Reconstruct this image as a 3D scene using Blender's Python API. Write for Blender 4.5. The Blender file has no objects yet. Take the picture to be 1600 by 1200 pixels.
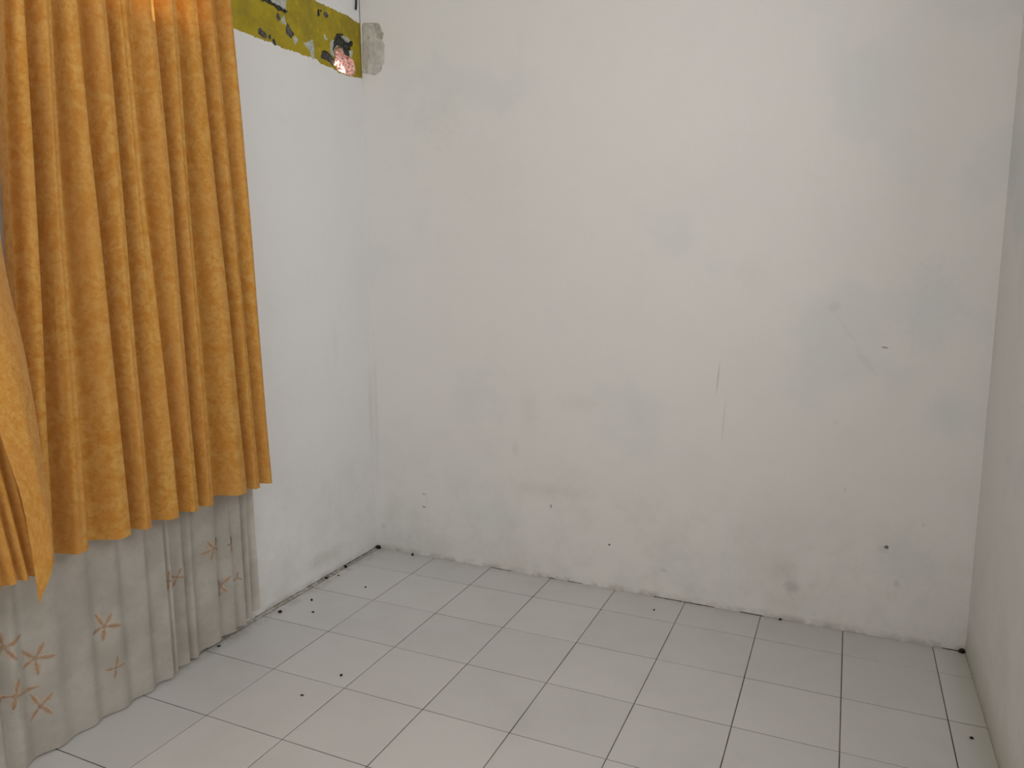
import bpy, bmesh, math, random
from mathutils import Vector, Matrix, noise

# ------------------------------------------------------------------ camera
F_PX = 1168.2
YAW, PITCH, ROLL = 0.42375, -0.149281, -0.004888
CAM = Vector((2.0556, -3.06544, 1.3609))
def cam_axes():
    cy, sy, cp, sp = math.cos(YAW), math.sin(YAW), math.cos(PITCH), math.sin(PITCH)
    f = Vector((-sy*cp, cy*cp, sp)); r0 = Vector((cy, sy, 0)); u0 = r0.cross(f)
    r = r0*math.cos(ROLL) + u0*math.sin(ROLL); u = u0*math.cos(ROLL) - r0*math.sin(ROLL)
    return r, u, f
AX_R, AX_U, AX_F = cam_axes()
scene = bpy.context.scene
C = scene.collection
cd = bpy.data.cameras.new('camera'); cam = bpy.data.objects.new('camera', cd); C.objects.link(cam)
cd.sensor_width = 36; cd.lens = F_PX/1600*36; cd.clip_start = 0.02
M = Matrix((AX_R, AX_U, -AX_F)).transposed().to_4x4(); M.translation = CAM
cam.matrix_world = M
scene.camera = cam

# ------------------------------------------------------------------ light and exposure
vs = scene.view_settings
vs.view_transform = 'Standard'; vs.look = 'None'; vs.gamma = 1; vs.use_curve_mapping = False
vs.exposure = -0.07
w = bpy.data.worlds.new('world'); scene.world = w; w.use_nodes = True
w.node_tree.nodes['Background'].inputs[0].default_value = (0.80, 0.90, 1.0, 1)
w.node_tree.nodes['Background'].inputs[1].default_value = .9
def lamp(name, kind, energy, loc, target, size=None, col=(1, 1, 1)):
    l = bpy.data.lights.new(name, kind); l.energy = energy; l.color = col
    o = bpy.data.objects.new(name, l); C.objects.link(o); o.location = loc
    d = Vector(target) - Vector(loc); o.rotation_euler = d.to_track_quat('-Z', 'Y').to_euler()
    if kind == 'AREA': l.shape = 'RECTANGLE'; l.size, l.size_y = size
    return o
sun = lamp('sun', 'SUN', 20.0, (-3, -4, 7), (-3 + .52, -4 + .47, 7 - .71), col=(1, .95, .88)); sun.data.angle = .01
# daylight falling in through the window opening in the right wall, beside the viewer
lamp('daylight_side_window', 'AREA', 16.8, (2.72, -1.85, 2.1), (0, -1.85, 2.1), (1.0, .9), (1.0, .99, .98))
# added fill lamp outside the unseen high opening in the rear wall
lamp('daylight_rear_fill', 'AREA', 17.6, (1.45, -3.97, 2.05), (1.45, 0, 2.05), (1.3, 1.0), (1.0, .99, .98))

# ------------------------------------------------------------------ room dimensions (metres)
XL, XR = -0.036, 2.503           # left and right wall faces
YB0, YB1 = -0.080, -0.106        # rear-facing wall, slightly askew: y at XL and at XR
YF, ZC = -3.75, 2.85
def yb(x): return YB0 + (YB1 - YB0)*(x - XL)/(XR - XL)
def ray(px, py): return AX_F + AX_R*((px - 800)/F_PX) + AX_U*((600 - py)/F_PX)
def at_x(px, py, x):
    d = ray(px, py); return CAM + d*((x - CAM.x)/d.x)
def at_floor(px, py, z=0.0):
    d = ray(px, py); return CAM + d*((z - CAM.z)/d.z)
def at_back(px, py):
    d = ray(px, py); s = (YB1 - YB0)/(XR - XL)
    t = (YB0 + s*(CAM.x - XL) - CAM.y)/(d.y - s*d.x); return CAM + d*t
def pix(p):
    d = Vector(p) - CAM; z = d.dot(AX_F)
    return 800 + F_PX*d.dot(AX_R)/z, 600 - F_PX*d.dot(AX_U)/z

# ------------------------------------------------------------------ materials
def srgb(r, g, b):
    f = lambda c: (c/255/12.92) if c/255 <= .04045 else ((c/255 + .055)/1.055)**2.4
    return (f(r), f(g), f(b), 1)
class Mat:
    def __init__(s, name):
        s.m = bpy.data.materials.new(name); s.m.use_nodes = True
        s.nt = s.m.node_tree; s.n = s.nt.nodes; s.l = s.nt.links
        s.b = s.n['Principled BSDF']; s.tc = s.n.new('ShaderNodeTexCoord')
    def set(s, k, v):
        s.b.inputs[k].default_value = v; return s
    def noise(s, scale, detail=4, rough=.55, vec=None, dist=0):
        t = s.n.new('ShaderNodeTexNoise'); t.inputs['Scale'].default_value = scale
        t.inputs['Detail'].default_value = detail; t.inputs['Roughness'].default_value = rough
        t.inputs['Distortion'].default_value = dist
        s.l.new(vec or s.tc.outputs['Object'], t.inputs['Vector']); return t.outputs['Fac']
    def rng(s, v, a, b, c=0.0, d=1.0, smooth=True):
        t = s.n.new('ShaderNodeMapRange'); t.interpolation_type = 'SMOOTHSTEP' if smooth else 'LINEAR'
        for i, x in enumerate((a, b, c, d)): t.inputs[i + 1].default_value = x
        s.l.new(v, t.inputs[0]); return t.outputs[0]
    def math(s, op, a, b=None):
        t = s.n.new('ShaderNodeMath'); t.operation = op
        for i, x in enumerate((a, b)):
            if x is None: continue
            if isinstance(x, (int, float)): t.inputs[i].default_value = x
            else: s.l.new(x, t.inputs[i])
        return t.outputs[0]
    def mix(s, fac, a, b):
        t = s.n.new('ShaderNodeMix'); t.data_type = 'RGBA'
        for sock, x in ((t.inputs[0], fac), (t.inputs[6], a), (t.inputs[7], b)):
            if isinstance(x, (int, float, tuple)): sock.default_value = x
            else: s.l.new(x, sock)
        return t.outputs[2]
    def col(s, v):
        if isinstance(v, tuple): s.b.inputs['Base Color'].default_value = v
        else: s.l.new(v, s.b.inputs['Base Color'])
        s.c = v; return s
    def bump(s, h, strength=.2, dist=.01):
        t = s.n.new('ShaderNodeBump'); t.inputs['Strength'].default_value = strength
        t.inputs['Distance'].default_value = dist; s.l.new(h, t.inputs['Height'])
        s.l.new(t.outputs[0], s.b.inputs['Normal']); s.bmp = t.outputs[0]; return s
    def map(s, loc, rot=(0, 0, 0), scale=(1, 1, 1)):
        t = s.n.new('ShaderNodeMapping'); t.vector_type = 'TEXTURE'
        t.inputs['Location'].default_value = loc; t.inputs['Rotation'].default_value = rot
        t.inputs['Scale'].default_value = scale
        s.l.new(s.tc.outputs['Object'], t.inputs['Vector']); return t.outputs[0]
    def spot(s, loc, radii, rot=(0, 0, 0), inner=.2, wob=0.0):
        v = s.map(loc, rot, radii); t = s.n.new('ShaderNodeVectorMath'); t.operation = 'LENGTH'
        s.l.new(v, t.inputs[0]); d = t.outputs['Value']
        if wob: d = s.math('ADD', d, s.math('MULTIPLY', s.math('SUBTRACT', s.noise(55, 3), .5), wob))
        return s.rng(d, inner, 1, 1, 0)

WALL = (0.78, 0.765, 0.735, 1)
def paint(name, base=WALL, marks=(), blue=0.0, axis='X', extra=None):
    m = Mat(name); m.set('Roughness', .62); m.set('Specular IOR Level', .25)
    big = m.noise(1.7, 5, .6); fine = m.noise(9, 6, .65)
    c = m.mix(m.rng(big, .45, .72, 0, .22), base, tuple(x*k for x, k in zip(base, (.90, .905, .93, 1))))
    c = m.mix(m.rng(fine, .5, .8, 0, .25), c, tuple(x*.9 for x in base[:3]) + (1,))
    if blue:
        c = m.mix(m.rng(m.noise(2.6, 3, .5, m.map((3, 1, 5))), .52, .72, 0, blue), c, (.60, .655, .68, 1))
    # patchy darker zone low on the wall, grime along its foot
    sep = m.n.new('ShaderNodeSeparateXYZ'); m.l.new(m.tc.outputs['Object'], sep.inputs[0]); z = sep.outputs['Z']
    lo = m.math('MULTIPLY', m.rng(z, 0, .75, 1, 0), m.rng(m.noise(4.5, 6, .7), .38, .68))
    c = m.mix(m.math('MULTIPLY', lo, .30), c, (.52, .50, .45, 1))
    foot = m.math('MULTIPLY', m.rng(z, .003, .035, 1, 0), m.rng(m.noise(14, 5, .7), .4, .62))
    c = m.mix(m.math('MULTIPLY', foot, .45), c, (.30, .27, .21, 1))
    if extra: c = extra(m, c, z)
    for (loc, rad, rot, inner, strength, colr, wob) in marks:
        c = m.mix(m.math('MULTIPLY', m.spot(loc, rad, rot, inner, wob), strength), c, colr)
    m.col(c)
    m.bump(m.math('ADD', m.math('MULTIPLY', m.noise(38, 5, .6), .5), m.math('MULTIPLY', m.noise(4, 3), 1.2)), .22, .006)
    return m.m

def back_mark(px, py, rx, rz, deg=0, inner=.2, strength=.5, colr=(.2, .19, .17, 1), wob=.5):
    p = at_back(px, py); return (tuple(p), (rx, .05, rz), (0, math.radians(deg), 0), inner, strength*(.75 if strength < .6 else 1), colr, wob)
DK = (.05, .045, .04, 1); GR = (.42, .41, .39, 1)
BS = [back_mark(1122, 590, .0055, .095, 4, .1, .55, (.33, .32, .31, 1), .25),
      back_mark(1131, 655, .0055, .14, 3, .1, .30, (.38, .37, .36, 1), .25),
      back_mark(1385, 855, .011, .010, 0, .3, .95, DK, .5), back_mark(1378, 858, .03, .022, 0, .1, .30, GR, .6),
      back_mark(1383, 543, .016, .005, 6, .2, .75, (.2, .19, .18, 1), .3), back_mark(1307, 660, .012, .004, -8, .2, .4, GR, .3),
      back_mark(861, 791, .005, .011, 0, .3, .8, (.14, .13, .12, 1), .3), back_mark(952, 851, .008, .006, 0, .3, .9, DK, .3),
      back_mark(1237, 917, .045, .05, 0, .05, .55, (.34, .34, .32, 1), 1.0), back_mark(1228, 890, .07, .06, 10, .05, .30, (.45, .44, .37, 1), .9),
      back_mark(1037, 891, .022, .012, 15, .1, .45, GR, .7), back_mark(805, 700, .025, .05, 0, .1, .22, (.42, .41, .36, 1), .8),
      back_mark(825, 640, .07, .14, 0, .05, .14, (.45, .44, .40, 1), .8), back_mark(905, 630, .16, .06, 0, .05, .16, (.45, .44, .40, 1), 1),
      back_mark(1303, 480, .035, .03, 0, .1, .22, GR, .7), back_mark(1352, 565, .018, .085, -38, .1, .16, GR, .6),
      back_mark(1323, 515, .012, .13, -36, .1, .10, GR, .6),
      back_mark(600, 822, .02, .02, 0, .1, .40, GR, .9), back_mark(612, 800, .07, .12, 0, .05, .22, (.45, .43, .36, 1), .9),
      back_mark(640, 838, .012, .010, 0, .1, .35, GR, .6), back_mark(1401, 912, .018, .02, 0, .1, .4, (.40, .38, .31, 1), .7),
      back_mark(1320, 765, .008, .012, 0, .1, .35, GR, .4), back_mark(1443, 820, .009, .010, 0, .1, .35, GR, .4),
      back_mark(720, 260, .5, .26, 20, .0, .10, (.5, .49, .44, 1), .9), back_mark(690, 180, .16, .20, 30, .0, .16, (.5, .49, .44, 1), 1),
      back_mark(860, 765, .40, .05, 0, .0, .20, (.45, .44, .38, 1), .9), back_mark(1175, 428, .10, .12, 0, .0, .10, (.5, .48, .40, 1), .9),
      back_mark(588, 640, .02, .5, 0, .0, .25, (.5, .48, .42, 1), .9), back_mark(1455, 480, .14, .22, 0, .1, .45, (.60, .66, .69, 1), 1.1),  # first one: tall faint darker strip along the left corner
      back_mark(1480, 640, .10, .10, 0, .1, .35, (.60, .66, .69, 1), 1.1), back_mark(1420, 880, .13, .10, 0, .1, .25, (.55, .61, .64, 1), 1.1),
      # unpainted ring where a wall plug was taken out: two dark smears and a pale centre
      back_mark(663, 772, .017, .006, 0, .1, .65, (.25, .24, .22, 1), .4), back_mark(663, 792, .015, .006, 0, .1, .85, (.15, .14, .13, 1), .4),
      back_mark(667, 781, .004, .022, 0, .1, .40, GR, .2), back_mark(661, 781, .007, .018, 0, .1, .5, (.84, .83, .80, 1), .2)]
M_BACK = paint('white_wall_paint_back', marks=BS, blue=.25)
M_LEFT = paint('white_wall_paint_left', base=(.80, .795, .79, 1),
               marks=[(tuple(at_x(524, 540, XL)), (.05, .03, .16), (0, 0, 0), .05, .10, (.5, .49, .47, 1), .8),
                       (tuple(at_x(572, 215, XL)), (.05, .018, .5), (0, 0, 0), .05, .35, (.5, .48, .42, 1), .9),  # this and the next: tall faint darker strips beside the corner
                       (tuple(at_x(580, 640, XL)), (.05, .035, .30), (0, 0, 0), .05, .22, (.5, .48, .42, 1), .9),
                       (tuple(at_x(578, 460, XL)), (.05, .012, .015), (0, 0, 0), .05, .5, (.45, .40, .28, 1), .5),
                       (tuple(at_x(510, 870, XL)), (.05, .2, .05), (0, 0, 0), .05, .3, (.45, .43, .36, 1), 1)])
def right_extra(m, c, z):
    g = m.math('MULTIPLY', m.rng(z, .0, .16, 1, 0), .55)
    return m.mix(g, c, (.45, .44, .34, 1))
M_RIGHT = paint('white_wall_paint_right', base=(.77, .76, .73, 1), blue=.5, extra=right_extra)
M_CEIL = paint('ceiling_paint', base=(.82, .81, .79, 1))

def tile_mat():
    m = Mat('white_ceramic_tile'); m.set('Roughness', .36); m.set('Specular IOR Level', .42)
    oi = m.n.new('ShaderNodeObjectInfo')
    c = m.mix(m.rng(oi.outputs['Random'], 0, 1, 0, 1, False), (.592, .584, .570, 1), (.638, .628, .612, 1))
    geo = m.n.new('ShaderNodeNewGeometry')
    n1 = m.noise(3.2, 6, .65, geo.outputs['Position']); n2 = m.noise(60, 4, .6, geo.outputs['Position'])
    c = m.mix(m.rng(n1, .45, .75, 0, .35), c, (.512, .506, .488, 1))
    c = m.mix(m.rng(n2, .66, .8, 0, .22), c, (.42, .40, .36, 1))
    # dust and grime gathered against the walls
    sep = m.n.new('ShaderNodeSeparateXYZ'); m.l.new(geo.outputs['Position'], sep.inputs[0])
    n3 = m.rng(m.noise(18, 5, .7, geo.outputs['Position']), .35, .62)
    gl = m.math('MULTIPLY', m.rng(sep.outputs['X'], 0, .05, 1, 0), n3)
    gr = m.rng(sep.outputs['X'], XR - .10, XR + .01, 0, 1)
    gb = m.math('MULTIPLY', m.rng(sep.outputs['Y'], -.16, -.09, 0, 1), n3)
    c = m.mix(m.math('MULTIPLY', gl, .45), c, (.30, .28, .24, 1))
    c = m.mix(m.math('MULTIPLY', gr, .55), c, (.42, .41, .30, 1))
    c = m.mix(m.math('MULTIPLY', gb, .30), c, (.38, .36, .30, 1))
    m.col(c)
    m.l.new(m.rng(n1, .3, .7, .30, .48), m.b.inputs['Roughness'])
    m.bump(m.noise(5, 2, .5, geo.outputs['Position']), .05, .004)
    return m.m
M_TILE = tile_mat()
def grout_mat():
    m = Mat('dirty_grout'); m.set('Roughness', .95)
    c = m.mix(m.rng(m.noise(3.5, 5, .7), .35, .65), (.06, .055, .045, 1), (.19, .175, .15, 1))
    m.col(c); m.bump(m.noise(120, 3), .3, .003); return m.m
M_GROUT = grout_mat()
def mottled(name, a, b, scale, rough=.9, bump=.3, c=None, bscale=None):
    m = Mat(name); m.set('Roughness', rough); m.set('Specular IOR Level', .2)
    k = m.mix(m.rng(m.noise(scale, 6, .65), .36, .64), a, b)
    if c: k = m.mix(m.rng(m.noise(scale*2.7, 5, .7), .52, .68), k, c)
    m.col(k); m.bump(m.noise(bscale or scale*3, 5, .6), bump, .006); return m.m
M_YELLOW = mottled('old_mustard_paint', srgb(170, 152, 34), srgb(148, 132, 44), 9, .55, .12, srgb(182, 160, 40))
M_PLASTER = mottled('bare_grey_plaster', srgb(112, 106, 102), srgb(70, 68, 62), 60, .95, .5)
M_DARKPL = mottled('dark_plaster', srgb(82, 84, 76), srgb(42, 42, 36), 70, .95, .6)  # darker grey-green tone of the bare plaster
M_PALE = mottled('pale_underpaint', srgb(194, 195, 187), srgb(164, 170, 160), 50, .8, .3)
M_BRICK = mottled('broken_pink_brick', srgb(236, 212, 204), srgb(166, 122, 114), 75, .95, .9, srgb(70, 44, 38), 120)
M_CEMENT = mottled('smeared_cement', srgb(206, 203, 194), srgb(186, 183, 175), 16, .85, .4, srgb(166, 164, 156))
M_CEMENT_D = mottled('greenish_chipped_edge', srgb(190, 188, 174), srgb(158, 156, 142), 60, .9, .5)
M_FILL = mottled('cement_filler', srgb(192, 188, 180), srgb(160, 155, 145), 22, .95, .6, srgb(104, 98, 86))
M_DIRT = mottled('dark_dirt', srgb(62, 50, 38), srgb(24, 19, 15), 90, 1, .6)
M_DROP = mottled('dried_dropping', srgb(52, 40, 34), srgb(22, 17, 15), 150, .8, .4)
M_WIRE = Mat('black_cable').set('Roughness', .5).col((.012, .012, .012, 1)).m
M_RAIL = Mat('white_rail_metal').set('Roughness', .4).col((.7, .7, .68, 1)).m
M_FRAME = mottled('brown_window_frame', srgb(120, 84, 52), srgb(96, 64, 40), 30, .6, .1)
def glass(name, tint, rough=.02):
    m = Mat(name); out = m.n['Material Output']; m.n.remove(m.b)
    t = m.n.new('ShaderNodeBsdfTransparent'); t.inputs[0].default_value = tint
    g = m.n.new('ShaderNodeBsdfGlossy'); g.inputs['Roughness'].default_value = rough
    x = m.n.new('ShaderNodeMixShader'); x.inputs[0].default_value = .06
    m.l.new(t.outputs[0], x.inputs[1]); m.l.new(g.outputs[0], x.inputs[2]); m.l.new(x.outputs[0], out.inputs[0]); return m.m
M_DGLASS = glass('dark_tinted_glass', (.25, .25, .26, 1))
M_CGLASS = glass('clear_glass', (.92, .95, .94, 1))

def cloth(name, colfn, trans, transp=0.0, tcol=None, weave=900):
    m = Mat(name); m.set('Roughness', .85); m.set('Specular IOR Level', .15); m.set('Sheen Weight', .15)
    uv = m.tc.outputs['UV']; colr = colfn(m, uv); m.col(colr)
    m.bump(m.math('ADD', m.noise(26, 4, .6, uv), m.math('MULTIPLY', m.noise(weave, 2, .5, uv), .4)), .12, .0012)
    out = m.n['Material Output']
    tr = m.n.new('ShaderNodeBsdfTranslucent'); m.l.new(m.bmp, tr.inputs['Normal'])
    if tcol: tr.inputs[0].default_value = tcol
    else: m.l.new(colr, tr.inputs[0])
    x = m.n.new('ShaderNodeMixShader'); x.inputs[0].default_value = trans
    m.l.new(m.b.outputs[0], x.inputs[1]); m.l.new(tr.outputs[0], x.inputs[2]); last = x.outputs[0]
    if transp:
        tp = m.n.new('ShaderNodeBsdfTransparent'); y = m.n.new('ShaderNodeMixShader'); y.inputs[0].default_value = transp
        m.l.new(last, y.inputs[1]); m.l.new(tp.outputs[0], y.inputs[2]); last = y.outputs[0]
    m.l.new(last, out.inputs[0]); return m.m
def orange(m, uv):
    n = m.noise(24, 5, .65, uv, .6); n2 = m.noise(70, 4, .65, uv, .5)
    c = m.mix(m.rng(n, .36, .62), srgb(208, 147, 64), srgb(218, 168, 90))
    c = m.mix(m.rng(n2, .48, .66, 0, .5), c, srgb(190, 124, 48))
    return m.mix(m.rng(m.noise(3, 3, .5, uv), .4, .7, 0, .4), c, srgb(210, 150, 80))
M_ORANGE = cloth('orange_marbled_cotton', orange, .24)
def sheerc(m, uv):
    c = m.mix(m.rng(m.noise(6, 4, .6, uv), .35, .65), srgb(188, 182, 172), srgb(206, 200, 191))
    return m.mix(m.rng(m.noise(40, 3, .6, uv), .5, .75, 0, .3), c, srgb(176, 168, 154))
M_SHEER = cloth('grey_beige_voile', sheerc, .30, .04)
M_FLOWER = mottled('tan_embroidery', srgb(172, 145, 122), srgb(156, 127, 104), 120, .9, .3)
M_FLOWER_C = mottled('pale_embroidery', srgb(196, 182, 164), srgb(184, 164, 142), 120, .9, .3)

# ------------------------------------------------------------------ helpers
def tag(o, label=None, cat=None, group=None, kind=None):
    for k, v in (('label', label), ('category', cat), ('group', group), ('kind', kind)):
        if v: o[k] = v
    return o
def obj(name, verts, faces, m, parent=None, smooth=False):
    me = bpy.data.meshes.new(name); me.from_pydata([tuple(v) for v in verts], [], faces); me.update()
    me.materials.append(m)
    if smooth: me.polygons.foreach_set('use_smooth', [True]*len(me.polygons))
    o = bpy.data.objects.new(name, me); C.objects.link(o)
    if parent: o.parent = parent
    return o
def boxes(name, bl, m, parent=None):
    vs_, fs = [], []
    for (x0, x1, y0, y1, z0, z1) in bl:
        k = len(vs_)
        vs_ += [(x0, y0, z0), (x1, y0, z0), (x1, y1, z0), (x0, y1, z0), (x0, y0, z1), (x1, y0, z1), (x1, y1, z1), (x0, y1, z1)]
        fs += [tuple(k + i for i in f) for f in ((0, 3, 2, 1), (4, 5, 6, 7), (0, 1, 5, 4), (1, 2, 6, 5), (2, 3, 7, 6), (3, 0, 4, 7))]
    return obj(name, vs_, fs, m, parent)
def inside(poly, x, y):
    r = False; j = len(poly) - 1
    for i in range(len(poly)):
        (xi, yi), (xj, yj) = poly[i], poly[j]
        if (yi > y) != (yj > y) and x < (xj - xi)*(y - yi)/(yj - yi) + xi: r = not r
        j = i
    return r
def edge_dist(poly, x, y):
    best = 1e9
    for i in range(len(poly)):
        (ax, ay), (bx, by) = poly[i - 1], poly[i]
        dx, dy = bx - ax, by - ay; L = dx*dx + dy*dy or 1e-9
        t = max(0, min(1, ((x - ax)*dx + (y - ay)*dy)/L))
        best = min(best, math.hypot(x - ax - t*dx, y - ay - t*dy))
    return best

# ------------------------------------------------------------------ floor: grout bed and single tiles
T = .3; G = .0032
floor = tag(boxes('floor', [(XL - .2, XR + .2, YF - .4, .05, -.06, -.0016)], M_GROUT), kind='structure')
def bevel_tile(sx, sy):
    b = .0011; h = .009; v = []
    for (z, i) in ((-h, 0), (-b, 0), (0, b)):
        v += [(-sx/2 + i, -sy/2 + i, z), (sx/2 - i, -sy/2 + i, z), (sx/2 - i, sy/2 - i, z), (-sx/2 + i, sy/2 - i, z)]
    f = [(8, 9, 10, 11)]
    for r in (0, 4):
        for k in range(4): f.append((r + k, r + (k + 1) % 4, r + 4 + (k + 1) % 4, r + 4 + k))
    me = bpy.data.meshes.new('tile'); me.from_pydata(v, [], f); me.materials.append(M_TILE); return me
rnd = random.Random(4)
cache = {}
xs = [-.018] + [i*T for i in range(1, 9)] + [XR + .001]
ys = [-.112] + [-k*T for k in range(1, 13)] + [YF + .004]
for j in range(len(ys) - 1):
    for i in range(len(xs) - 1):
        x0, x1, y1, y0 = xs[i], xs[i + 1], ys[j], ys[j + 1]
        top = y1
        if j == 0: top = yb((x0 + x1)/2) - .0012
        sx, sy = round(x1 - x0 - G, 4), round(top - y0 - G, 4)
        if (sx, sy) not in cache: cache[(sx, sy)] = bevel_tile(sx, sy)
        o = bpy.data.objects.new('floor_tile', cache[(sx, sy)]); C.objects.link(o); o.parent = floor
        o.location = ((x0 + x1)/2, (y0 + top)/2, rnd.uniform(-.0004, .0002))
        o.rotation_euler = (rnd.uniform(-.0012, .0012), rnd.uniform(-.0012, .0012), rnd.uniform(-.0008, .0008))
# rough strip of cement filler between the first tile column and the left wall
v, f = [], []
n = 200
for k in range(n + 1):
    y = -.085 + (YF + .02)*k/n
    for q, x in enumerate((XL - .01, XL + .003, XL + .012, -.019)):
        z = (.0040, .0036, .0010, -.0006)[q] + .0022*noise.noise(Vector((x*60, y*22, 3)))
        v.append((x + (.0035*noise.noise(Vector((7, y*40, q))) if q == 3 else 0), y, z))
for k in range(n):
    for q in range(3): a = k*4 + q; f.append((a, a + 1, a + 5, a + 4))
obj('filler_strip', v, f, M_FILL, floor, True)

# ------------------------------------------------------------------ walls
wb = .12
back = obj('wall_back', [(XL - wb, YB0, -.05), (XR + wb, yb(XR + wb), -.05), (XR + wb, yb(XR + wb), ZC), (XL - wb, YB0, ZC),
                         (XL - wb, .05, -.05), (XR + wb, .05, -.05), (XR + wb, .05, ZC), (XL - wb, .05, ZC)],
           [(0, 1, 2, 3), (5, 4, 7, 6), (1, 5, 6, 2), (4, 0, 3, 7), (3, 2, 6, 7)], M_BACK)
tag(back, 'long white wall with scuffs, nail holes and a faint drip line', 'wall', kind='structure')
RY0, RY1, RZ0, RZ1 = -2.4, -1.3, 1.6, 2.6
right = boxes('wall_right', [(XR, XR + wb, RY1, .05, -.05, ZC), (XR, XR + wb, YF - wb, RY0, -.05, ZC),
                             (XR, XR + wb, RY0, RY1, -.05, RZ0), (XR, XR + wb, RY0, RY1, RZ1, ZC)], M_RIGHT)
tag(right, 'narrow strip of white wall at the right edge, seen edge on', 'wall', kind='structure')
OX0, OX1, OZ0, OZ1 = .75, 2.15, 1.5, 2.6
rear = boxes('wall_rear', [(XL - wb, OX0, YF - wb, YF, -.05, ZC), (OX1, XR, YF - wb, YF, -.05, ZC),
                           (OX0, OX1, YF - wb, YF, -.05, OZ0), (OX0, OX1, YF - wb, YF, OZ1, ZC)], M_RIGHT)
tag(rear, 'plain white wall behind the viewer with a high opening', 'wall', kind='structure')
ceil = boxes('ceiling', [(XL - wb, XR + wb, YF - wb, .05, ZC, ZC + .06)], M_CEIL)
tag(ceil, 'plain white ceiling above the room', 'ceiling', kind='structure')

# left wall: window opening behind the curtains, exposed old paint and a hole near the corner
WY0, WY1, WZ0, WZ1 = -2.75, -1.26, .85, 2.66
DY0, DY1, DZ0, DZ1 = -1.06, YB0, 2.14, 2.66       # finely built area
YEL = [(300, 14), (366, 45), (385, 51), (400, 58), (414, 63), (430, 67), (441, 75), (460, 80), (474, 86), (484, 89), (489, 91), (495, 92), (500, 98), (509, 102), (520, 106),
       (530, 113), (548, 119), (566, 122), (566, 38), (560, 36), (556, 34), (545, 26), (521, 15), (496, 3), (487, -3), (420, -34), (330, -80), (250, -110)]
HOLE = [(522, 101), (523.5, 97), (525, 90), (524, 84), (526, 76), (531, 73), (536, 76), (538, 84), (545, 88), (553, 92), (555.5, 100), (556.5, 110), (555, 118.5), (548, 118.5), (541, 116), (530, 111)]
CH = [  # (name, material, depth, polygon)
    ('plaster_chip', M_PLASTER, .0035, [(404, 47), (406.5, 44), (413, 50), (418, 55), (416, 59), (410, 57), (405, 52)]),
    ('plaster_chip', M_DARKPL, .004, [(419.5, 57), (421.5, 54), (423.5, 59), (422, 61)]),
    ('plaster_chip', M_DARKPL, .004, [(427, 62), (429, 60), (431, 67), (430.5, 72), (426.5, 69)]),
    ('plaster_chip', M_PLASTER, .0035, [(449.5, 36), (453, 42), (458.5, 53), (456, 59), (451, 56), (447, 50), (448, 42)]),
    ('pale_chip', M_PALE, .0015, [(457, 60), (462, 57), (465.5, 63), (462, 69), (459, 64)]),
    ('pale_chip', M_PALE, .0015, [(419, -6), (446.5, -6), (447.5, 14.5), (438, 10), (426, 4)]),
    ('plaster_chip', M_DARKPL, .004, [(404, -6), (418, -6), (425, 4), (438, 10), (449, 17.5), (446, 20), (441, 17), (435, 16), (429, 9), (419, 4), (410, 1)]),
    ('plaster_chip', M_PLASTER, .0035, [(432, 25), (434, 20), (437, 24), (438, 31), (434, 32)]),
    ('pale_chip', M_PALE, .0015, [(440, 30), (445, 25), (446.5, 38), (441, 36)]),
    ('pale_chip', M_PALE, .0010, [(473.5, 66), (480, 66.5), (488.5, 63), (491.5, 78), (491, 92), (487, 89), (486, 80), (480, 74), (477, 69)]),
    ('plaster_chip', M_DARKPL, .0035, [(496.5, 15), (499, 15), (499.5, 24), (497, 25)]),
    ('plaster_chip', M_PLASTER, .0035, [(506, 20), (510, 18.5), (513, 24), (511, 28), (507, 25)]),
    ('plaster_chip', M_DARKPL, .003, [(501, 15), (503, 15), (503, 17.5), (501, 17.5)]),
    ('pale_chip', M_PALE, .0012, [(506, 54), (509, 55), (511.5, 63), (508.5, 62)]),
    ('pale_chip', M_PALE, .0012, [(517, 64), (522, 63), (521.5, 76), (524, 88), (519, 86), (516, 78)]),
    ('plaster_chip', M_DARKPL, .008, [(526.5, 53.5), (535.5, 53.5), (538, 59), (542, 64), (551.5, 65.5), (550, 72), (546, 73), (549, 80), (549.3, 92), (536, 98), (524, 92), (521.5, 78), (523, 61)]),
    ('plaster_chip', M_PLASTER, .010, [(504, 80), (511, 80.5), (516, 85), (520, 90), (525, 97), (519, 101.5), (512, 94), (502, 90)]),
    ('pale_chip', M_PALE, .001, [(536, 56), (541, 58), (547, 63), (546, 66), (541, 63)]),
    ('pale_chip', M_PALE, .001, [(548.5, 79), (551, 79), (550, 90), (548.5, 92)]),
]
STEP = .003
ny, nz = int(round((DY1 - DY0)/STEP)), int(round((DZ1 - DZ0)/STEP))
gv, cls = [], []
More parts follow.
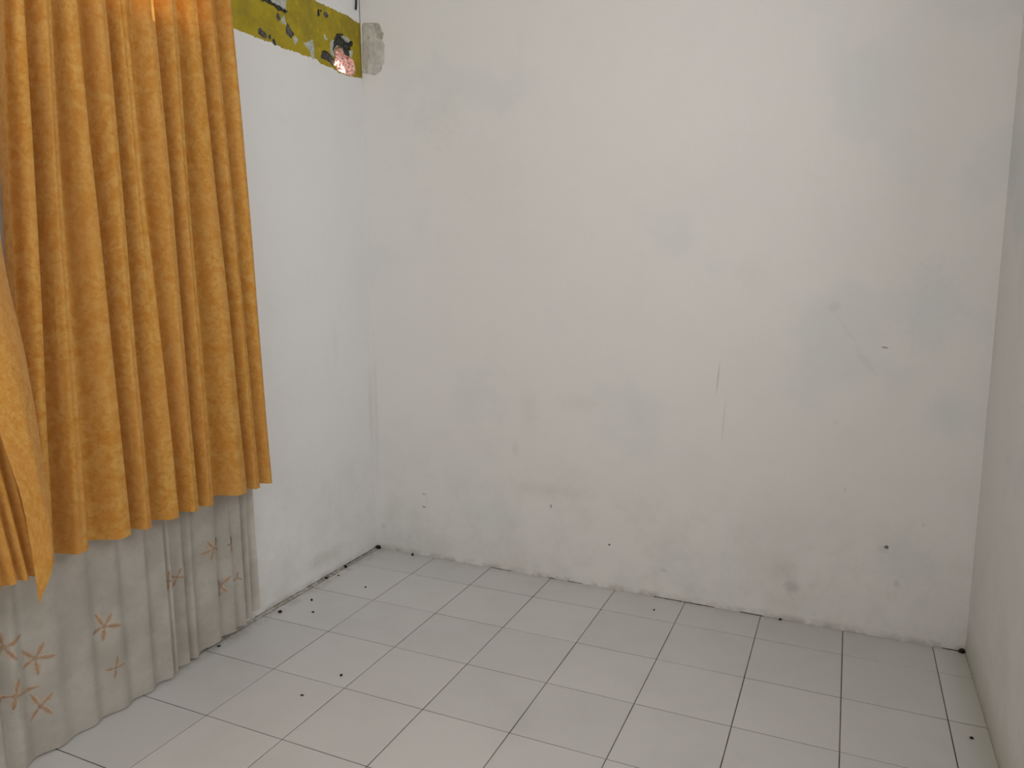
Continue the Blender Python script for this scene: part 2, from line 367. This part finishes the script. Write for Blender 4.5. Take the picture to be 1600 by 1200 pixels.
for j in range(nz + 1):
    for i in range(ny + 1):
        y = DY0 + (DY1 - DY0)*i/ny; z = DZ0 + (DZ1 - DZ0)*j/nz
        px, py = pix((XL, y, z))
        jx = 1.1*noise.noise(Vector((y*70, z*70, 1))) + .8*noise.noise(Vector((y*190, z*190, 7)))
        jy = 1.3*noise.noise(Vector((y*70, z*70, 11))) + .8*noise.noise(Vector((y*190, z*190, 17)))
        qx, qy = px + jx, py + jy
        k = 0; dep = 0.0
        if px > 300 and inside(HOLE, px + .6*jx, py + .6*jy):
            k = 2; e = edge_dist(HOLE, px, py)
            u = max(0, min(1, (556.5 - px)/34)); h = max(0, min(1, (119 - py - (556 - px)*.12)/42))
            dep = .004
        else:
            for c, (nm, mm, dd, poly) in enumerate(CH):
                if min(p[0] for p in poly) - 3 < qx < max(p[0] for p in poly) + 3 and inside(poly, qx, qy):
                    k = 3 + c; dep = dd + .0015*noise.noise(Vector((y*120, z*120, 4)))
            if k == 0 and inside(YEL, qx, qy): k = 1; dep = .0012
        if i == 0 or j == 0 or j == nz or i == ny: dep = 0
        gv.append((XL - dep, y, z)); cls.append(k)
faces = {}
for j in range(nz):
    for i in range(ny):
        a = j*(ny + 1) + i; q = (a, a + 1, a + ny + 2, a + ny + 1)
        k = max(cls[t] for t in q) if max(cls[t] for t in q) > 1 else (1 if sum(cls[t] for t in q) >= 2 else 0)
        if any(cls[t] == 2 for t in q): k = 2
        if all(cls[t] == 2 for t in q): continue      # broken right through to the daylight
        if k == 2: k = 1
        faces.setdefault(k, []).append(q)
def sub(name, fl, m, parent=None, extra_v=(), extra_f=(), smooth=True):
    ids = {}; vv = []; ff = []
    for q in fl:
        t = []
        for i in q:
            if i not in ids: ids[i] = len(vv); vv.append(gv[i])
            t.append(ids[i])
        ff.append(tuple(t))
    k = len(vv); vv += list(extra_v); ff += [tuple(k + i for i in q) for q in extra_f]
    return obj(name, vv, ff, m, parent, smooth)
ev, ef = [], []
def quad(y0, y1, z0, z1, x=XL):
    k = len(ev); ev.extend([(x, y0, z0), (x, y1, z0), (x, y1, z1), (x, y0, z1)]); ef.append((k, k + 1, k + 2, k + 3))
for (y0, y1, z0, z1) in ((YF - wb, WY0, -.05, ZC), (WY0, WY1, -.05, WZ0), (WY0, WY1, WZ1, ZC), (WY1, .05, -.05, DZ0), (WY1, DY0, DZ0, ZC), (DY0, DY1, DZ1, ZC)):
    quad(y0, y1, z0, z1)
    if not (y0 == DY0 and z0 == DZ1): quad(y0, y1, z0, z1, XL - wb)
def rq(a, b, c, d):
    k = len(ev); ev.extend([a, b, c, d]); ef.append((k, k + 1, k + 2, k + 3))
for (z) in (WZ0, WZ1): rq((XL, WY0, z), (XL, WY1, z), (XL - wb, WY1, z), (XL - wb, WY0, z))
for (y) in (WY0, WY1): rq((XL, y, WZ0), (XL, y, WZ1), (XL - wb, y, WZ1), (XL - wb, y, WZ0))
left = sub('wall_left', faces[0], M_LEFT, None, ev, ef, False)
tag(left, 'white side wall behind the curtains with a peeling mustard band near its top', 'wall', kind='structure')
tag(sub('exposed_paint_band', faces[1], M_YELLOW, left), 'peeling mustard yellow paint band')
# the hole runs through the brickwork and widens upwards and outwards
HP = [at_x(x, y, XL) for x, y in HOLE]
pts = []
for a, b in zip(HP, HP[1:] + HP[:1]):
    for k in range(7): pts.append(a.lerp(b, k/7))
cy = sum(p.y for p in HP)/len(HP); cz = sum(p.z for p in HP)/len(HP); KL = 22; hv, hf = [], []
for k in range(KL + 1):
    d = k/KL; sc = 1.05 + .35*d
    for p in pts:
        y = cy + (p.y - cy)*sc - .03*d; up = p.z - cz; z = cz + up*sc + (.032*d if up > 0 else .02*d)
        rn = (.010*noise.noise(Vector((y*38, z*38, d*4))) + .006*noise.noise(Vector((y*110, z*110, d*12))))*min(1, d*8)
        r = Vector((0, y - cy, z - cz)).normalized(); hv.append((XL - .002 - .118*d, y + r.y*rn, z + r.z*rn))
nP = len(pts)
for k in range(KL):
    for q in range(nP): hf.append((k*nP + q, k*nP + (q + 1) % nP, (k + 1)*nP + (q + 1) % nP, (k + 1)*nP + q))
tag(obj('broken_hole', hv, hf, M_BRICK, left, False), 'sunlit broken brick hole')
for c, (nm, mm, dd, poly) in enumerate(CH):
    if 3 + c in faces: sub(nm, faces[3 + c], mm, left)

# cement smear on the back wall beside the hole
def back_patch(name, poly, m, h, rough):
    x0 = XL; ps = [at_back(*p) for p in poly]; x1 = max(p.x for p in ps) + .02; z0 = min(p.z for p in ps) - .02; z1 = max(p.z for p in ps) + .02
    st = .0035; a, b = int((x1 - x0)/st), int((z1 - z0)/st); v = {}; vv = []; ff = []; ok = {}
    for j in range(b + 1):
        for i in range(a + 1):
            x = x0 + i*st; z = z0 + j*st; px, py = pix((x, yb(x), z))
            qx = px + 1.4*noise.noise(Vector((x*60, z*60, 3))); qy = py + 1.4*noise.noise(Vector((x*60, z*60, 9)))
            ok[i, j] = inside(poly, qx, qy); e = edge_dist(poly, qx, qy) if ok[i, j] else 0
            hh = (h*min(1, e/2.2) + rough*(noise.noise(Vector((x*45, z*22, 1))) + .5*noise.noise(Vector((x*110, z*60, 2))))*min(1, e/2)) if ok[i, j] else -.0006
            v[i, j] = len(vv); vv.append((x, yb(x) - max(hh, .0003 if ok[i, j] else -.001), z))
    for j in range(b):
        for i in range(a):
            if any(ok[t] for t in ((i, j), (i + 1, j), (i, j + 1), (i + 1, j + 1))): ff.append((v[i, j], v[i + 1, j], v[i + 1, j + 1], v[i, j + 1]))
    return obj(name, vv, ff, m, back, True)
back_patch('chipped_edge', [(566, 33), (575, 35), (584, 34), (593, 36), (600, 50), (599.5, 62), (594, 66), (586, 66), (574, 60)], M_CEMENT_D, .0020, .0006)
tag(back_patch('cement_patch', [(565.5, 36), (575, 35), (584, 38), (587, 45), (589, 52), (589, 58.5), (598, 62), (602, 72), (602, 95), (595, 113), (585, 118.5), (573, 116), (565.5, 115)], M_CEMENT, .004, .0022), 'rough grey cement smear')

# ------------------------------------------------------------------ window behind the curtains
win = bpy.data.objects.new('window_1', None); C.objects.link(win); win.location = (XL - .07, (WY0 + WY1)/2, WZ0)
tag(win, 'wooden window behind the orange curtain, clear transom above tinted panes', 'window', kind='structure')
def rel(bl):
    L = win.location; return [(a - L.x, b - L.x, c - L.y, d - L.y, e - L.z, g - L.z) for (a, b, c, d, e, g) in bl]
fx0, fx1 = XL - .10, XL - .04; tz = 2.30
ym = (WY0 + WY1)/2
boxes('window_frame', rel([(fx0, fx1, WY0, WY1, WZ0, WZ0 + .05), (fx0, fx1, WY0, WY1, WZ1 - .04, WZ1), (fx0, fx1, WY0, WY1, tz - .06, tz),
      (fx0, fx1, WY0, WY0 + .05, WZ0, WZ1), (fx0, fx1, WY1 - .05, WY1, WZ0, WZ1), (fx0, fx1, ym - .03, ym + .03, WZ0, WZ1)]), M_FRAME, win)
for (a, b) in ((WY0 + .05, ym - .03), (ym + .03, WY1 - .05)):
    boxes('tinted_pane', rel([(XL - .075, XL - .070, a, b, WZ0 + .05, tz - .06)]), M_DGLASS, win)
    if b < ym: boxes('transom_sun_blocker', rel([(XL - .09, XL - .060, a, b, tz, WZ1 - .04)]), M_FRAME, win)  # unseen solid panel added to keep sun spots off the floor
    else: boxes('transom_pane', rel([(XL - .075, XL - .070, a, b, tz, WZ1 - .04)]), M_CGLASS, win)

# ------------------------------------------------------------------ curtains
def interp(tab, t):
    if t <= tab[0][0]: return tab[0][1]
    for (a, b) in zip(tab, tab[1:]):
        if t <= b[0]:
            u = (t - a[0])/(b[0] - a[0]); return a[1] + (b[1] - a[1])*u
    return tab[-1][1]
def pleated(ridges, ztop, zbot, xb, depth, seed, cols=16, rows=90, drop=.2, hem=None, pinch=True, flat=None):
    """Cloth hung in folds. ridges: per fold (y at top, y at bottom); each fold has a steep right flank.
    Returns the point function S(u, t), u in 0..n folds, t in 0..1 downwards."""
    n = len(ridges) - 1; rr = random.Random(seed)
    amp = [rr.uniform(*((.7, 1.1) if pinch else (.25, 1.1))) for _ in range(n + 1)]; ph = [rr.uniform(0, 6.28) for _ in range(n + 1)]
    def S(u, t):
        i = min(n - 1, int(u)); s = u - i
        ya = ridges[i][0] + (ridges[i][1] - ridges[i][0])*t; y_b = ridges[i + 1][0] + (ridges[i + 1][1] - ridges[i + 1][0])*t
        sway = .006*math.sin(3.2*t + ph[i])*math.sin(math.pi*min(1, t*1.2))
        sway2 = .006*math.sin(3.2*t + ph[i + 1])*math.sin(math.pi*min(1, t*1.2))
        y = ya + sway + (y_b + sway2 - ya - sway)*s
        wdt = abs(y_b - ya)
        d = min(depth*(amp[i]*(1 - s) + amp[i + 1]*s), wdt*1.0)
        if s < drop: p = .5 + .5*math.cos(math.pi*s/drop)
        else:
            q = (s - drop)/(1 - drop); q = max(0, min(1, (q - .30)/.40)) if pinch else q**.85
            p = (.5 - .5*math.cos(math.pi*q))*(1 if not pinch else .93 + .07*math.sin(math.pi*s))
        top = max(0, 1 - t/.34) if pinch else 0
        p = p*(1 - top) + top*(abs(p)**2.2)
        dd = d*(.55 + .45*min(1, t*2.2)) if pinch else d
        x = xb - dd*(1 - p) + .005*noise.noise(Vector((u*1.3, t*2.2, seed))) + .002*noise.noise(Vector((u*3.1, t*5, seed + 3)))
        if pinch: x += .005*math.sin(6.28*1.6*s + 2.1*t + ph[i])*min(1, s*5, (1 - s)*5)*min(1, wdt/.08)
        if pinch: x += .010*math.sin(4*math.pi*s + ph[i])*max(0, 1 - t/.30)**1.5*min(1, s*6, (1 - s)*6)
        zb = zbot + (hem(u) if hem else 0)
        return Vector((x, y, ztop + (zb - ztop)*t + (.004*noise.noise(Vector((u*1.7, 0, seed)))*t)))
    return S, n, cols, rows
def build_sheet(name, S, n, cols, rows, m, parent=None, uvs=1.0, width=None):
    nu = n*cols; v, f, uv = [], [], []
    for j in range(rows + 1):
        for i in range(nu + 1):
            v.append(S(i/cols, j/rows))
    arc = [0.0]
    for i in range(nu): arc.append(arc[-1] + (v[(rows//2)*(nu + 1) + i + 1] - v[(rows//2)*(nu + 1) + i]).length)
    for j in range(rows):
        for i in range(nu):
            a = j*(nu + 1) + i; f.append((a, a + 1, a + nu + 2, a + nu + 1))
    o = obj(name, v, f, m, parent, True)
    lay = o.data.uv_layers.new(name='UVMap'); H = abs(v[0].z - v[-1].z)
    for lp in o.data.loops:
        i = lp.vertex_index % (nu + 1); j = lp.vertex_index//(nu + 1)
        lay.data[lp.index].uv = (arc[i], H*j/rows)
    return o
def at_plane_y(px, py, off): return at_x(px, py, XL + off).y

# main orange curtain: fold crests read at the frame's top edge and at the hem
tops = [4, 38, 80, 122, 163, 198, 240, 275, 308, 335, 362]
bots = [(48, 878), (84, 869), (137, 859), (205, 836), (237, 826), (280, 812), (311, 796), (334, 788), (386, 766), (406, 760), (427, 757)]
ZT, ZB = 2.50, .587
rid = []
for tx, (bx, by) in zip(tops, bots):
    y0, y1 = at_plane_y(tx, 0, .17), at_plane_y(bx, by, .17)
    zt = at_x(tx, 0, XL + .17).z; k = (ZT - zt)/(zt - ZB)
    rid.append((y0 - (y1 - y0)*k, y1))
S1, n1, c1, r1 = pleated(rid, ZT, ZB, XL + .17, .085, 3, cols=22, rows=110, drop=.22)
cur = build_sheet('orange_curtain', S1, n1, c1, r1, M_ORANGE)
tag(cur, 'wide pleated orange curtain hanging beside the bare strip of white wall', 'curtain', 'orange curtains at the window')

# second orange curtain at the frame's left edge, leading edge folded back over itself
rid2 = []
yq = [-2.74, -2.66, -2.57, -2.49, -2.40, -2.31, -2.22, -2.14, -2.07, -2.02, -1.965, -1.925, -1.895, -1.862]
for k, y in enumerate(yq):
    s = (y - yq[0])/(yq[-1] - yq[0]); rid2.append((y - .03 - .26*s, y - .03))
S2, n2, c2, r2 = pleated(rid2, ZT, .592, XL + .23, .04, 9, cols=12, rows=90, drop=.25)
verts, faces2, uvl = [], [], []
def add_grid(S, nu, nv):
    k = len(verts)
    for j in range(nv + 1):
        for i in range(nu + 1):
            p, uv = S(i/nu, j/nv); verts.append(p); uvl.append(uv)
    for j in range(nv):
        for i in range(nu): a = k + j*(nu + 1) + i; faces2.append((a, a + 1, a + nu + 2, a + nu + 1))
add_grid(lambda u, t: (S2(u*n2, t), (u*1.9, t*1.92)), n2*c2, 90)
# fold crest and free edge of the turned-back flap, as heights along the cloth
FO = [(0, (-14, 60)), (.14, (-9, 180)), (.26, (-1, 290)), (.40, (20, 430)), (.53, (49, 540)), (.68, (70, 660)), (.86, (86, 800)), (1, (89, 842))]
FR = [(0, (-70, 60)), (.26, (-58, 300)), (.45, (-42, 480)), (.62, (-20, 610)), (.72, (0, 676)), (.80, (20, 735)), (.88, (41, 800)), (.95, (54, 900)), (1, (63, 962))]
def pxi(tab, t): return interp([(a, b[0]) for a, b in tab], t), interp([(a, b[1]) for a, b in tab], t)
def sm(tab, t):
    x = y = w_ = 0
    for k in range(-4, 5):
        q = pxi(tab, max(0, min(1, t + k*.012))); x += q[0]; y += q[1]; w_ += 1
    return x/w_, y/w_
def flap(u, t):
    a = at_x(*sm(FO, t), XL + .27); b = at_x(*sm(FR, t), XL + .325 - .09*t**3)
    p = a.lerp(b, u)
    p.x += .022*math.sin(math.pi*u)*(1 - .35*t) + .006*math.sin(9*u + 4*t)*u*(1 - t*.5) - .03*(1 - u)**6
    p.x += .003*noise.noise(Vector((u*5, t*9, 2)))
    return p, (2 + u*.4, t*1.9)
add_grid(flap, 26, 110)
cur2 = obj('orange_curtain', verts, faces2, M_ORANGE, None, True)
lay = cur2.data.uv_layers.new(name='UVMap')
for lp in cur2.data.loops: lay.data[lp.index].uv = uvl[lp.vertex_index]
tag(cur2, 'orange curtain cut by the left frame edge, its corner folded to a hanging point', 'curtain', 'orange curtains at the window')

# sheer voile curtains behind the orange ones
def ridge_px(lst, off, lean=0.0): return [(at_plane_y(x, y, off) + lean, at_plane_y(x, y, off)) for x, y in lst]
rs1 = ridge_px([(270, 1060), (298, 1045), (310, 1034), (346, 1000), (368, 980), (385, 968), (394, 960), (406, 953)], .045)
hem1 = lambda u: interp([(0, -.004), (2, 0), (3, .012), (5, .018), (6, .036), (7, .050)], u)
S3, n3, c3, r3 = pleated(rs1, 2.18, .008, XL + .046, .030, 21, cols=12, rows=80, drop=.3, hem=hem1, pinch=False)
sh1 = build_sheet('sheer_curtain', S3, n3, c3, r3, M_SHEER)
tag(sh1, 'narrow sheer beige curtain with tan flowers, ending beside the bare white wall', 'curtain', 'sheer curtains at the window')
rs2 = [(-2.74, -2.74), (-2.55, -2.55), (-2.38, -2.38), (-2.2, -2.2), (-2.08, -2.08)] + ridge_px([(6, 1190), (38, 1180), (96, 1152), (150, 1124), (196, 1104), (240, 1086), (272, 1070), (280, 1066)], .076)
hem2 = lambda u: interp([(0, 0), (9, 0), (10, .0), (11, .006), (12, .018), (13, .02)], u)
S4, n4, c4, r4 = pleated(rs2, 2.18, .006, XL + .078, .024, 33, cols=12, rows=80, drop=.42, hem=hem2, pinch=False)
sh2 = build_sheet('sheer_curtain', S4, n4, c4, r4, M_SHEER)
tag(sh2, 'broad sheer beige curtain with tan flowers trailing on the floor under the orange one', 'curtain', 'sheer curtains at the window')

def find_ut(S, n, px, py):
    best = None
    for i in range(n*10 + 1):
        for j in range(60, 121):
            p = S(i/10, j/120); q = pix(p); d = (q[0] - px)**2 + (q[1] - py)**2
            if best is None or d < best[0]: best = (d, i/10, j/120)
    return best[1], best[2]
def flower(S, n, px, py, size, petals, parent, rot, seed):
    """Small embroidered flower lying on the folds of the voile."""
    u0, t0 = find_ut(S, n, px, py); e = .02
    du = (S(min(n, u0 + e), t0) - S(max(0, u0 - e), t0)).length/(2*e); dt = (S(u0, min(1, t0 + .01)) - S(u0, t0 - .01)).length/.02
    du = max(du, .05)
    def P(a, b, lift=.0022):
        u = min(n - 1e-4, max(0, u0 + a/du)); t = min(1, max(0, t0 + b/dt)); p = S(u, t)
        q = (S(min(n - 1e-4, u + .02), t) - p).cross(S(u, t - .01) - p)
        if q.length > 1e-9: q.normalize()
        if q.x < 0: q = -q
        return p + q*lift
    groups = {'petal': ([], []), 'petal_border': ([], []), 'flower_centre': ([], [])}
    rr = random.Random(seed)
    for k in range(petals):
        a = rot + 2*math.pi*k/petals + rr.uniform(-.15, .15); L = size*rr.uniform(.8, 1.1)
        for nm, kw, lift in (('petal_border', 1.0, .0014), ('petal', .5, .0026)):
            v, f = groups[nm]; b = len(v)
            for s in range(6):
                r = size*.16 + (L - size*.16)*s/5; wd = kw*size*(.05, .15, .19, .18, .12, .04)[s]
                for sgn in (-1, 0, 1):
                    x = math.cos(a)*r - math.sin(a)*wd*sgn; y = math.sin(a)*r + math.cos(a)*wd*sgn
                    v.append(P(x, y, lift if sgn else lift + .0008))
            for s in range(5):
                for q in (0, 1): i = b + s*3 + q; f.append((i, i + 1, i + 4, i + 3))
    v, f = groups['flower_centre']; v.append(P(0, 0, .004))
    for k in range(8): v.append(P(size*.15*math.cos(k*math.pi/4), size*.15*math.sin(k*math.pi/4)))
    f += [(0, 1 + k, 1 + (k + 1) % 8) for k in range(8)]
    o = obj('embroidered_flower', groups['petal'][0], groups['petal'][1], M_FLOWER, parent, True)
    obj('petal_border', *groups['petal_border'], M_FLOWER_C, o, True)
    obj('flower_centre', *groups['flower_centre'], M_FLOWER, o, True)
    return o
for (px, py, s, pn, rot, sd) in ((163, 975, .052, 5, .4, 1), (181, 1044, .034, 4, -1.5, 2), (57, 1032, .052, 5, .3, 3), (62, 1100, .050, 4, -.6, 4), (5, 1012, .055, 5, .9, 5), (24, 1085, .045, 4, .2, 6), (265, 905, .040, 4, .2, 7)):
    flower(S4, n4, px, py, s, pn, sh2, rot, sd)
for (px, py, s, pn, rot, sd) in ((334, 855, .045, 5, .5, 11), (343, 914, .044, 4, -.6, 12), (363, 850, .032, 4, .2, 13), (276, 900, .034, 4, .4, 14), (371, 905, .028, 3, .5, 15)):
    flower(S3, n3, px, py, s, pn, sh1, rot, sd)

# rail that carries all four curtains, above the frame
rail = bpy.data.objects.new('curtain_rail', None); C.objects.link(rail); rail.location = (XL, -1.85, 2.52)
tag(rail, 'white double curtain rail above the curtain tops', 'curtain rail')
boxes('track', [(.035, .09, -.95, .80, -.334, -.316)], M_RAIL, rail)
boxes('track', [(.08, .24, -.95, .86, -.012, .012)], M_RAIL, rail)
for y in (-.85, 0, .74): boxes('bracket', [(0, .2, y - .012, y + .012, .012, .02), (0, .012, y - .02, y + .02, -.316, .03), (0, .06, y - .012, y + .012, -.316, -.308)], M_RAIL, rail)

# ------------------------------------------------------------------ small things
def blob(name, loc, sx, sy, sz, m, seed, rotz=0, sub_=2):
    bm = bmesh.new(); bmesh.ops.create_icosphere(bm, subdivisions=sub_, radius=1)
    for v in bm.verts:
        k = 1 + .35*noise.noise(v.co*1.6 + Vector((seed*3.1, 0, 0))); v.co = Vector((v.co.x*sx*k, v.co.y*sy*k, max(-.5, v.co.z)*sz*k))
    zmin = min(v.co.z for v in bm.verts)
    for v in bm.verts: v.co.z -= zmin
    me = bpy.data.meshes.new(name); bm.to_mesh(me); bm.free(); me.materials.append(m)
    me.polygons.foreach_set('use_smooth', [True]*len(me.polygons))
    o = bpy.data.objects.new(name, me); C.objects.link(o); o.location = loc; o.rotation_euler.z = rotz; return o
DB = [(438, 957, .011, .008, .008, .5, 'largest dark crumb on the floor by the sheer curtain', 'crumb'),
      (487, 938, .011, .005, .005, -.6, 'oblong dark dropping on the second tile row along the side wall', 'dropping'),
      (489, 957, .008, .004, .004, .3, 'thin brown flake lying just below the oblong dropping', 'flake'),
      (644.5, 868, .007, .007, .010, 0, 'small dark crumb on the tile nearest the far left corner', 'crumb'),
      (571, 918, .006, .005, .004, 0, 'small brown crumb on the second tile out from the far corner', 'crumb'),
      (533, 1056, .006, .006, .005, 0, 'lone dark crumb in the middle of an open floor tile', 'crumb'),
      (472, 1087, .008, .004, .003, .4, 'faint brown speck on the tile in front of the lone crumb', 'speck'),
      (540, 886.5, .010, .008, .007, .2, 'dark dirt lump against the side wall near the corner', 'dirt'),
      (505, 903, .011, .006, .006, .9, 'flat dirt lump halfway along the side wall foot', 'dirt'),
      (529, 900, .005, .005, .004, .1, 'tiny grain on the tile beside the side wall dirt', 'grain'),
      (1518, 1154, .007, .006, .004, 0, 'small dark speck on the cut tile by the right wall', 'speck'),
      (1219, 969, .007, .006, .006, 0, 'black grain at the foot of the back wall', 'grain'),
      (1022, 953.5, .005, .005, .004, 0, 'tiny speck on the back row tile below a wall smudge', 'speck'),
      (342, 1010, .009, .006, .003, .5, 'small dark flake on the floor under the sheer curtain hem', 'flake')]
for k, (px, py, a, b, c, rz, lab, cat) in enumerate(DB):
    a, b, c = a*.8, b*.8, c*.8
    p = at_floor(px, py); p.x = max(p.x, XL + .012)
    tag(blob({'dropping': 'dropping', 'flake': 'paint_flake', 'dirt': 'dirt_lump'}.get(cat, 'crumb'), (p.x, p.y, .0002), a, b, c, M_DROP if cat in ('dropping', 'crumb') else M_DIRT, k, rz), lab, cat, 'droppings and crumbs on the tiles')
p = at_floor(592, 855)
tag(blob('dirt_pile', (XL + .014, yb(XL) - .012, .001), .018, .011, .009, M_DIRT, 31), 'dark dirt heaped in the far left floor corner', 'dirt')
tag(blob('dirt_pile', (XR - .012, yb(XR) - .010, 0), .011, .009, .010, M_DIRT, 33), 'black dirt plug in the right floor corner', 'dirt')
# line of dirt along the foot of the left wall and the open joint along the back wall
vd, fd = [], []
def strip(name, pts, wdt, m, parent, seed):
    v, f = [], []
    for k, (a, nrm) in enumerate(pts):
        ww = wdt*(.35 + .9*abs(noise.noise(Vector((k*.37, seed, 0))))); h = .0016 + .0026*abs(noise.noise(Vector((k*.5, seed, 4))))
        v += [a - nrm*.003 + Vector((0, 0, h)), a + nrm*ww*.5 + Vector((0, 0, h*.9)), a + nrm*ww + Vector((0, 0, .0002))]
    for k in range(len(pts) - 1):
        for q in (0, 1): i = k*3 + q; f.append((i, i + 1, i + 4, i + 3))
    return obj(name, v, f, m, parent, True)
for (y0, y1, wd, s) in ((-.10, -.36, .009, 1), (-.40, -.62, .005, 2), (-.66, -.93, .004, 3)):
    strip('dirt_line', [(Vector((XL, y0 + (y1 - y0)*k/60, .003)), Vector((1, 0, 0))) for k in range(61)], wd, M_DIRT, floor, s)
for (xa, xb_, wd, s) in ((1.37, 1.50, .007, 5), (1.50, 1.62, .006, 6), (1.72, 1.81, .007, 7), (2.43, 2.49, .008, 8), (.885, .92, .006, 9), (.60, .70, .005, 10), (.98, 1.05, .004, 11)):
    strip('dirt_line', [(Vector((xa + (xb_ - xa)*k/30, yb(xa + (xb_ - xa)*k/30), .0)), Vector((0, -1, 0))) for k in range(31)], wd, M_DIRT, floor, s)
# stub of black cable in the corner at the frame's top edge
def tube(name, pts, r, m, parent=None):
    v, f = [], []
    for k, p in enumerate(pts):
        for q in range(8):
            a = q*math.pi/4; v.append(p + Vector((math.cos(a)*r, math.sin(a)*r, 0)))
    for k in range(len(pts) - 1):
        for q in range(8): f.append((k*8 + q, k*8 + (q + 1) % 8, k*8 + 8 + (q + 1) % 8, k*8 + 8 + q))
    f += [tuple(range(8)), tuple(range(len(v) - 8, len(v)))]
    return obj(name, v, f, m, parent, True)
a = at_x(556, 15, XL + .006)
tag(tube('cable', [Vector((XL + .006 + .002*math.sin(k*.9), a.y + .004*math.sin(k*.5), a.z + (ZC - a.z)*k/14)) for k in range(15)], .0045, M_WIRE), 'thin black cable end hanging in the corner above the hole', 'cable')
# dark open crack running up the corner beside the band
crack = [(Vector((XL + .0012 + .001*noise.noise(Vector((0, k*.4, 0))), yb(XL) - .0012, 2.235 + k*.010))) for k in range(56)]
tube('corner_crack', crack, .0017, mottled('brown_crack_plaster', srgb(128, 112, 84), srgb(84, 74, 56), 30, .95, .2), back)
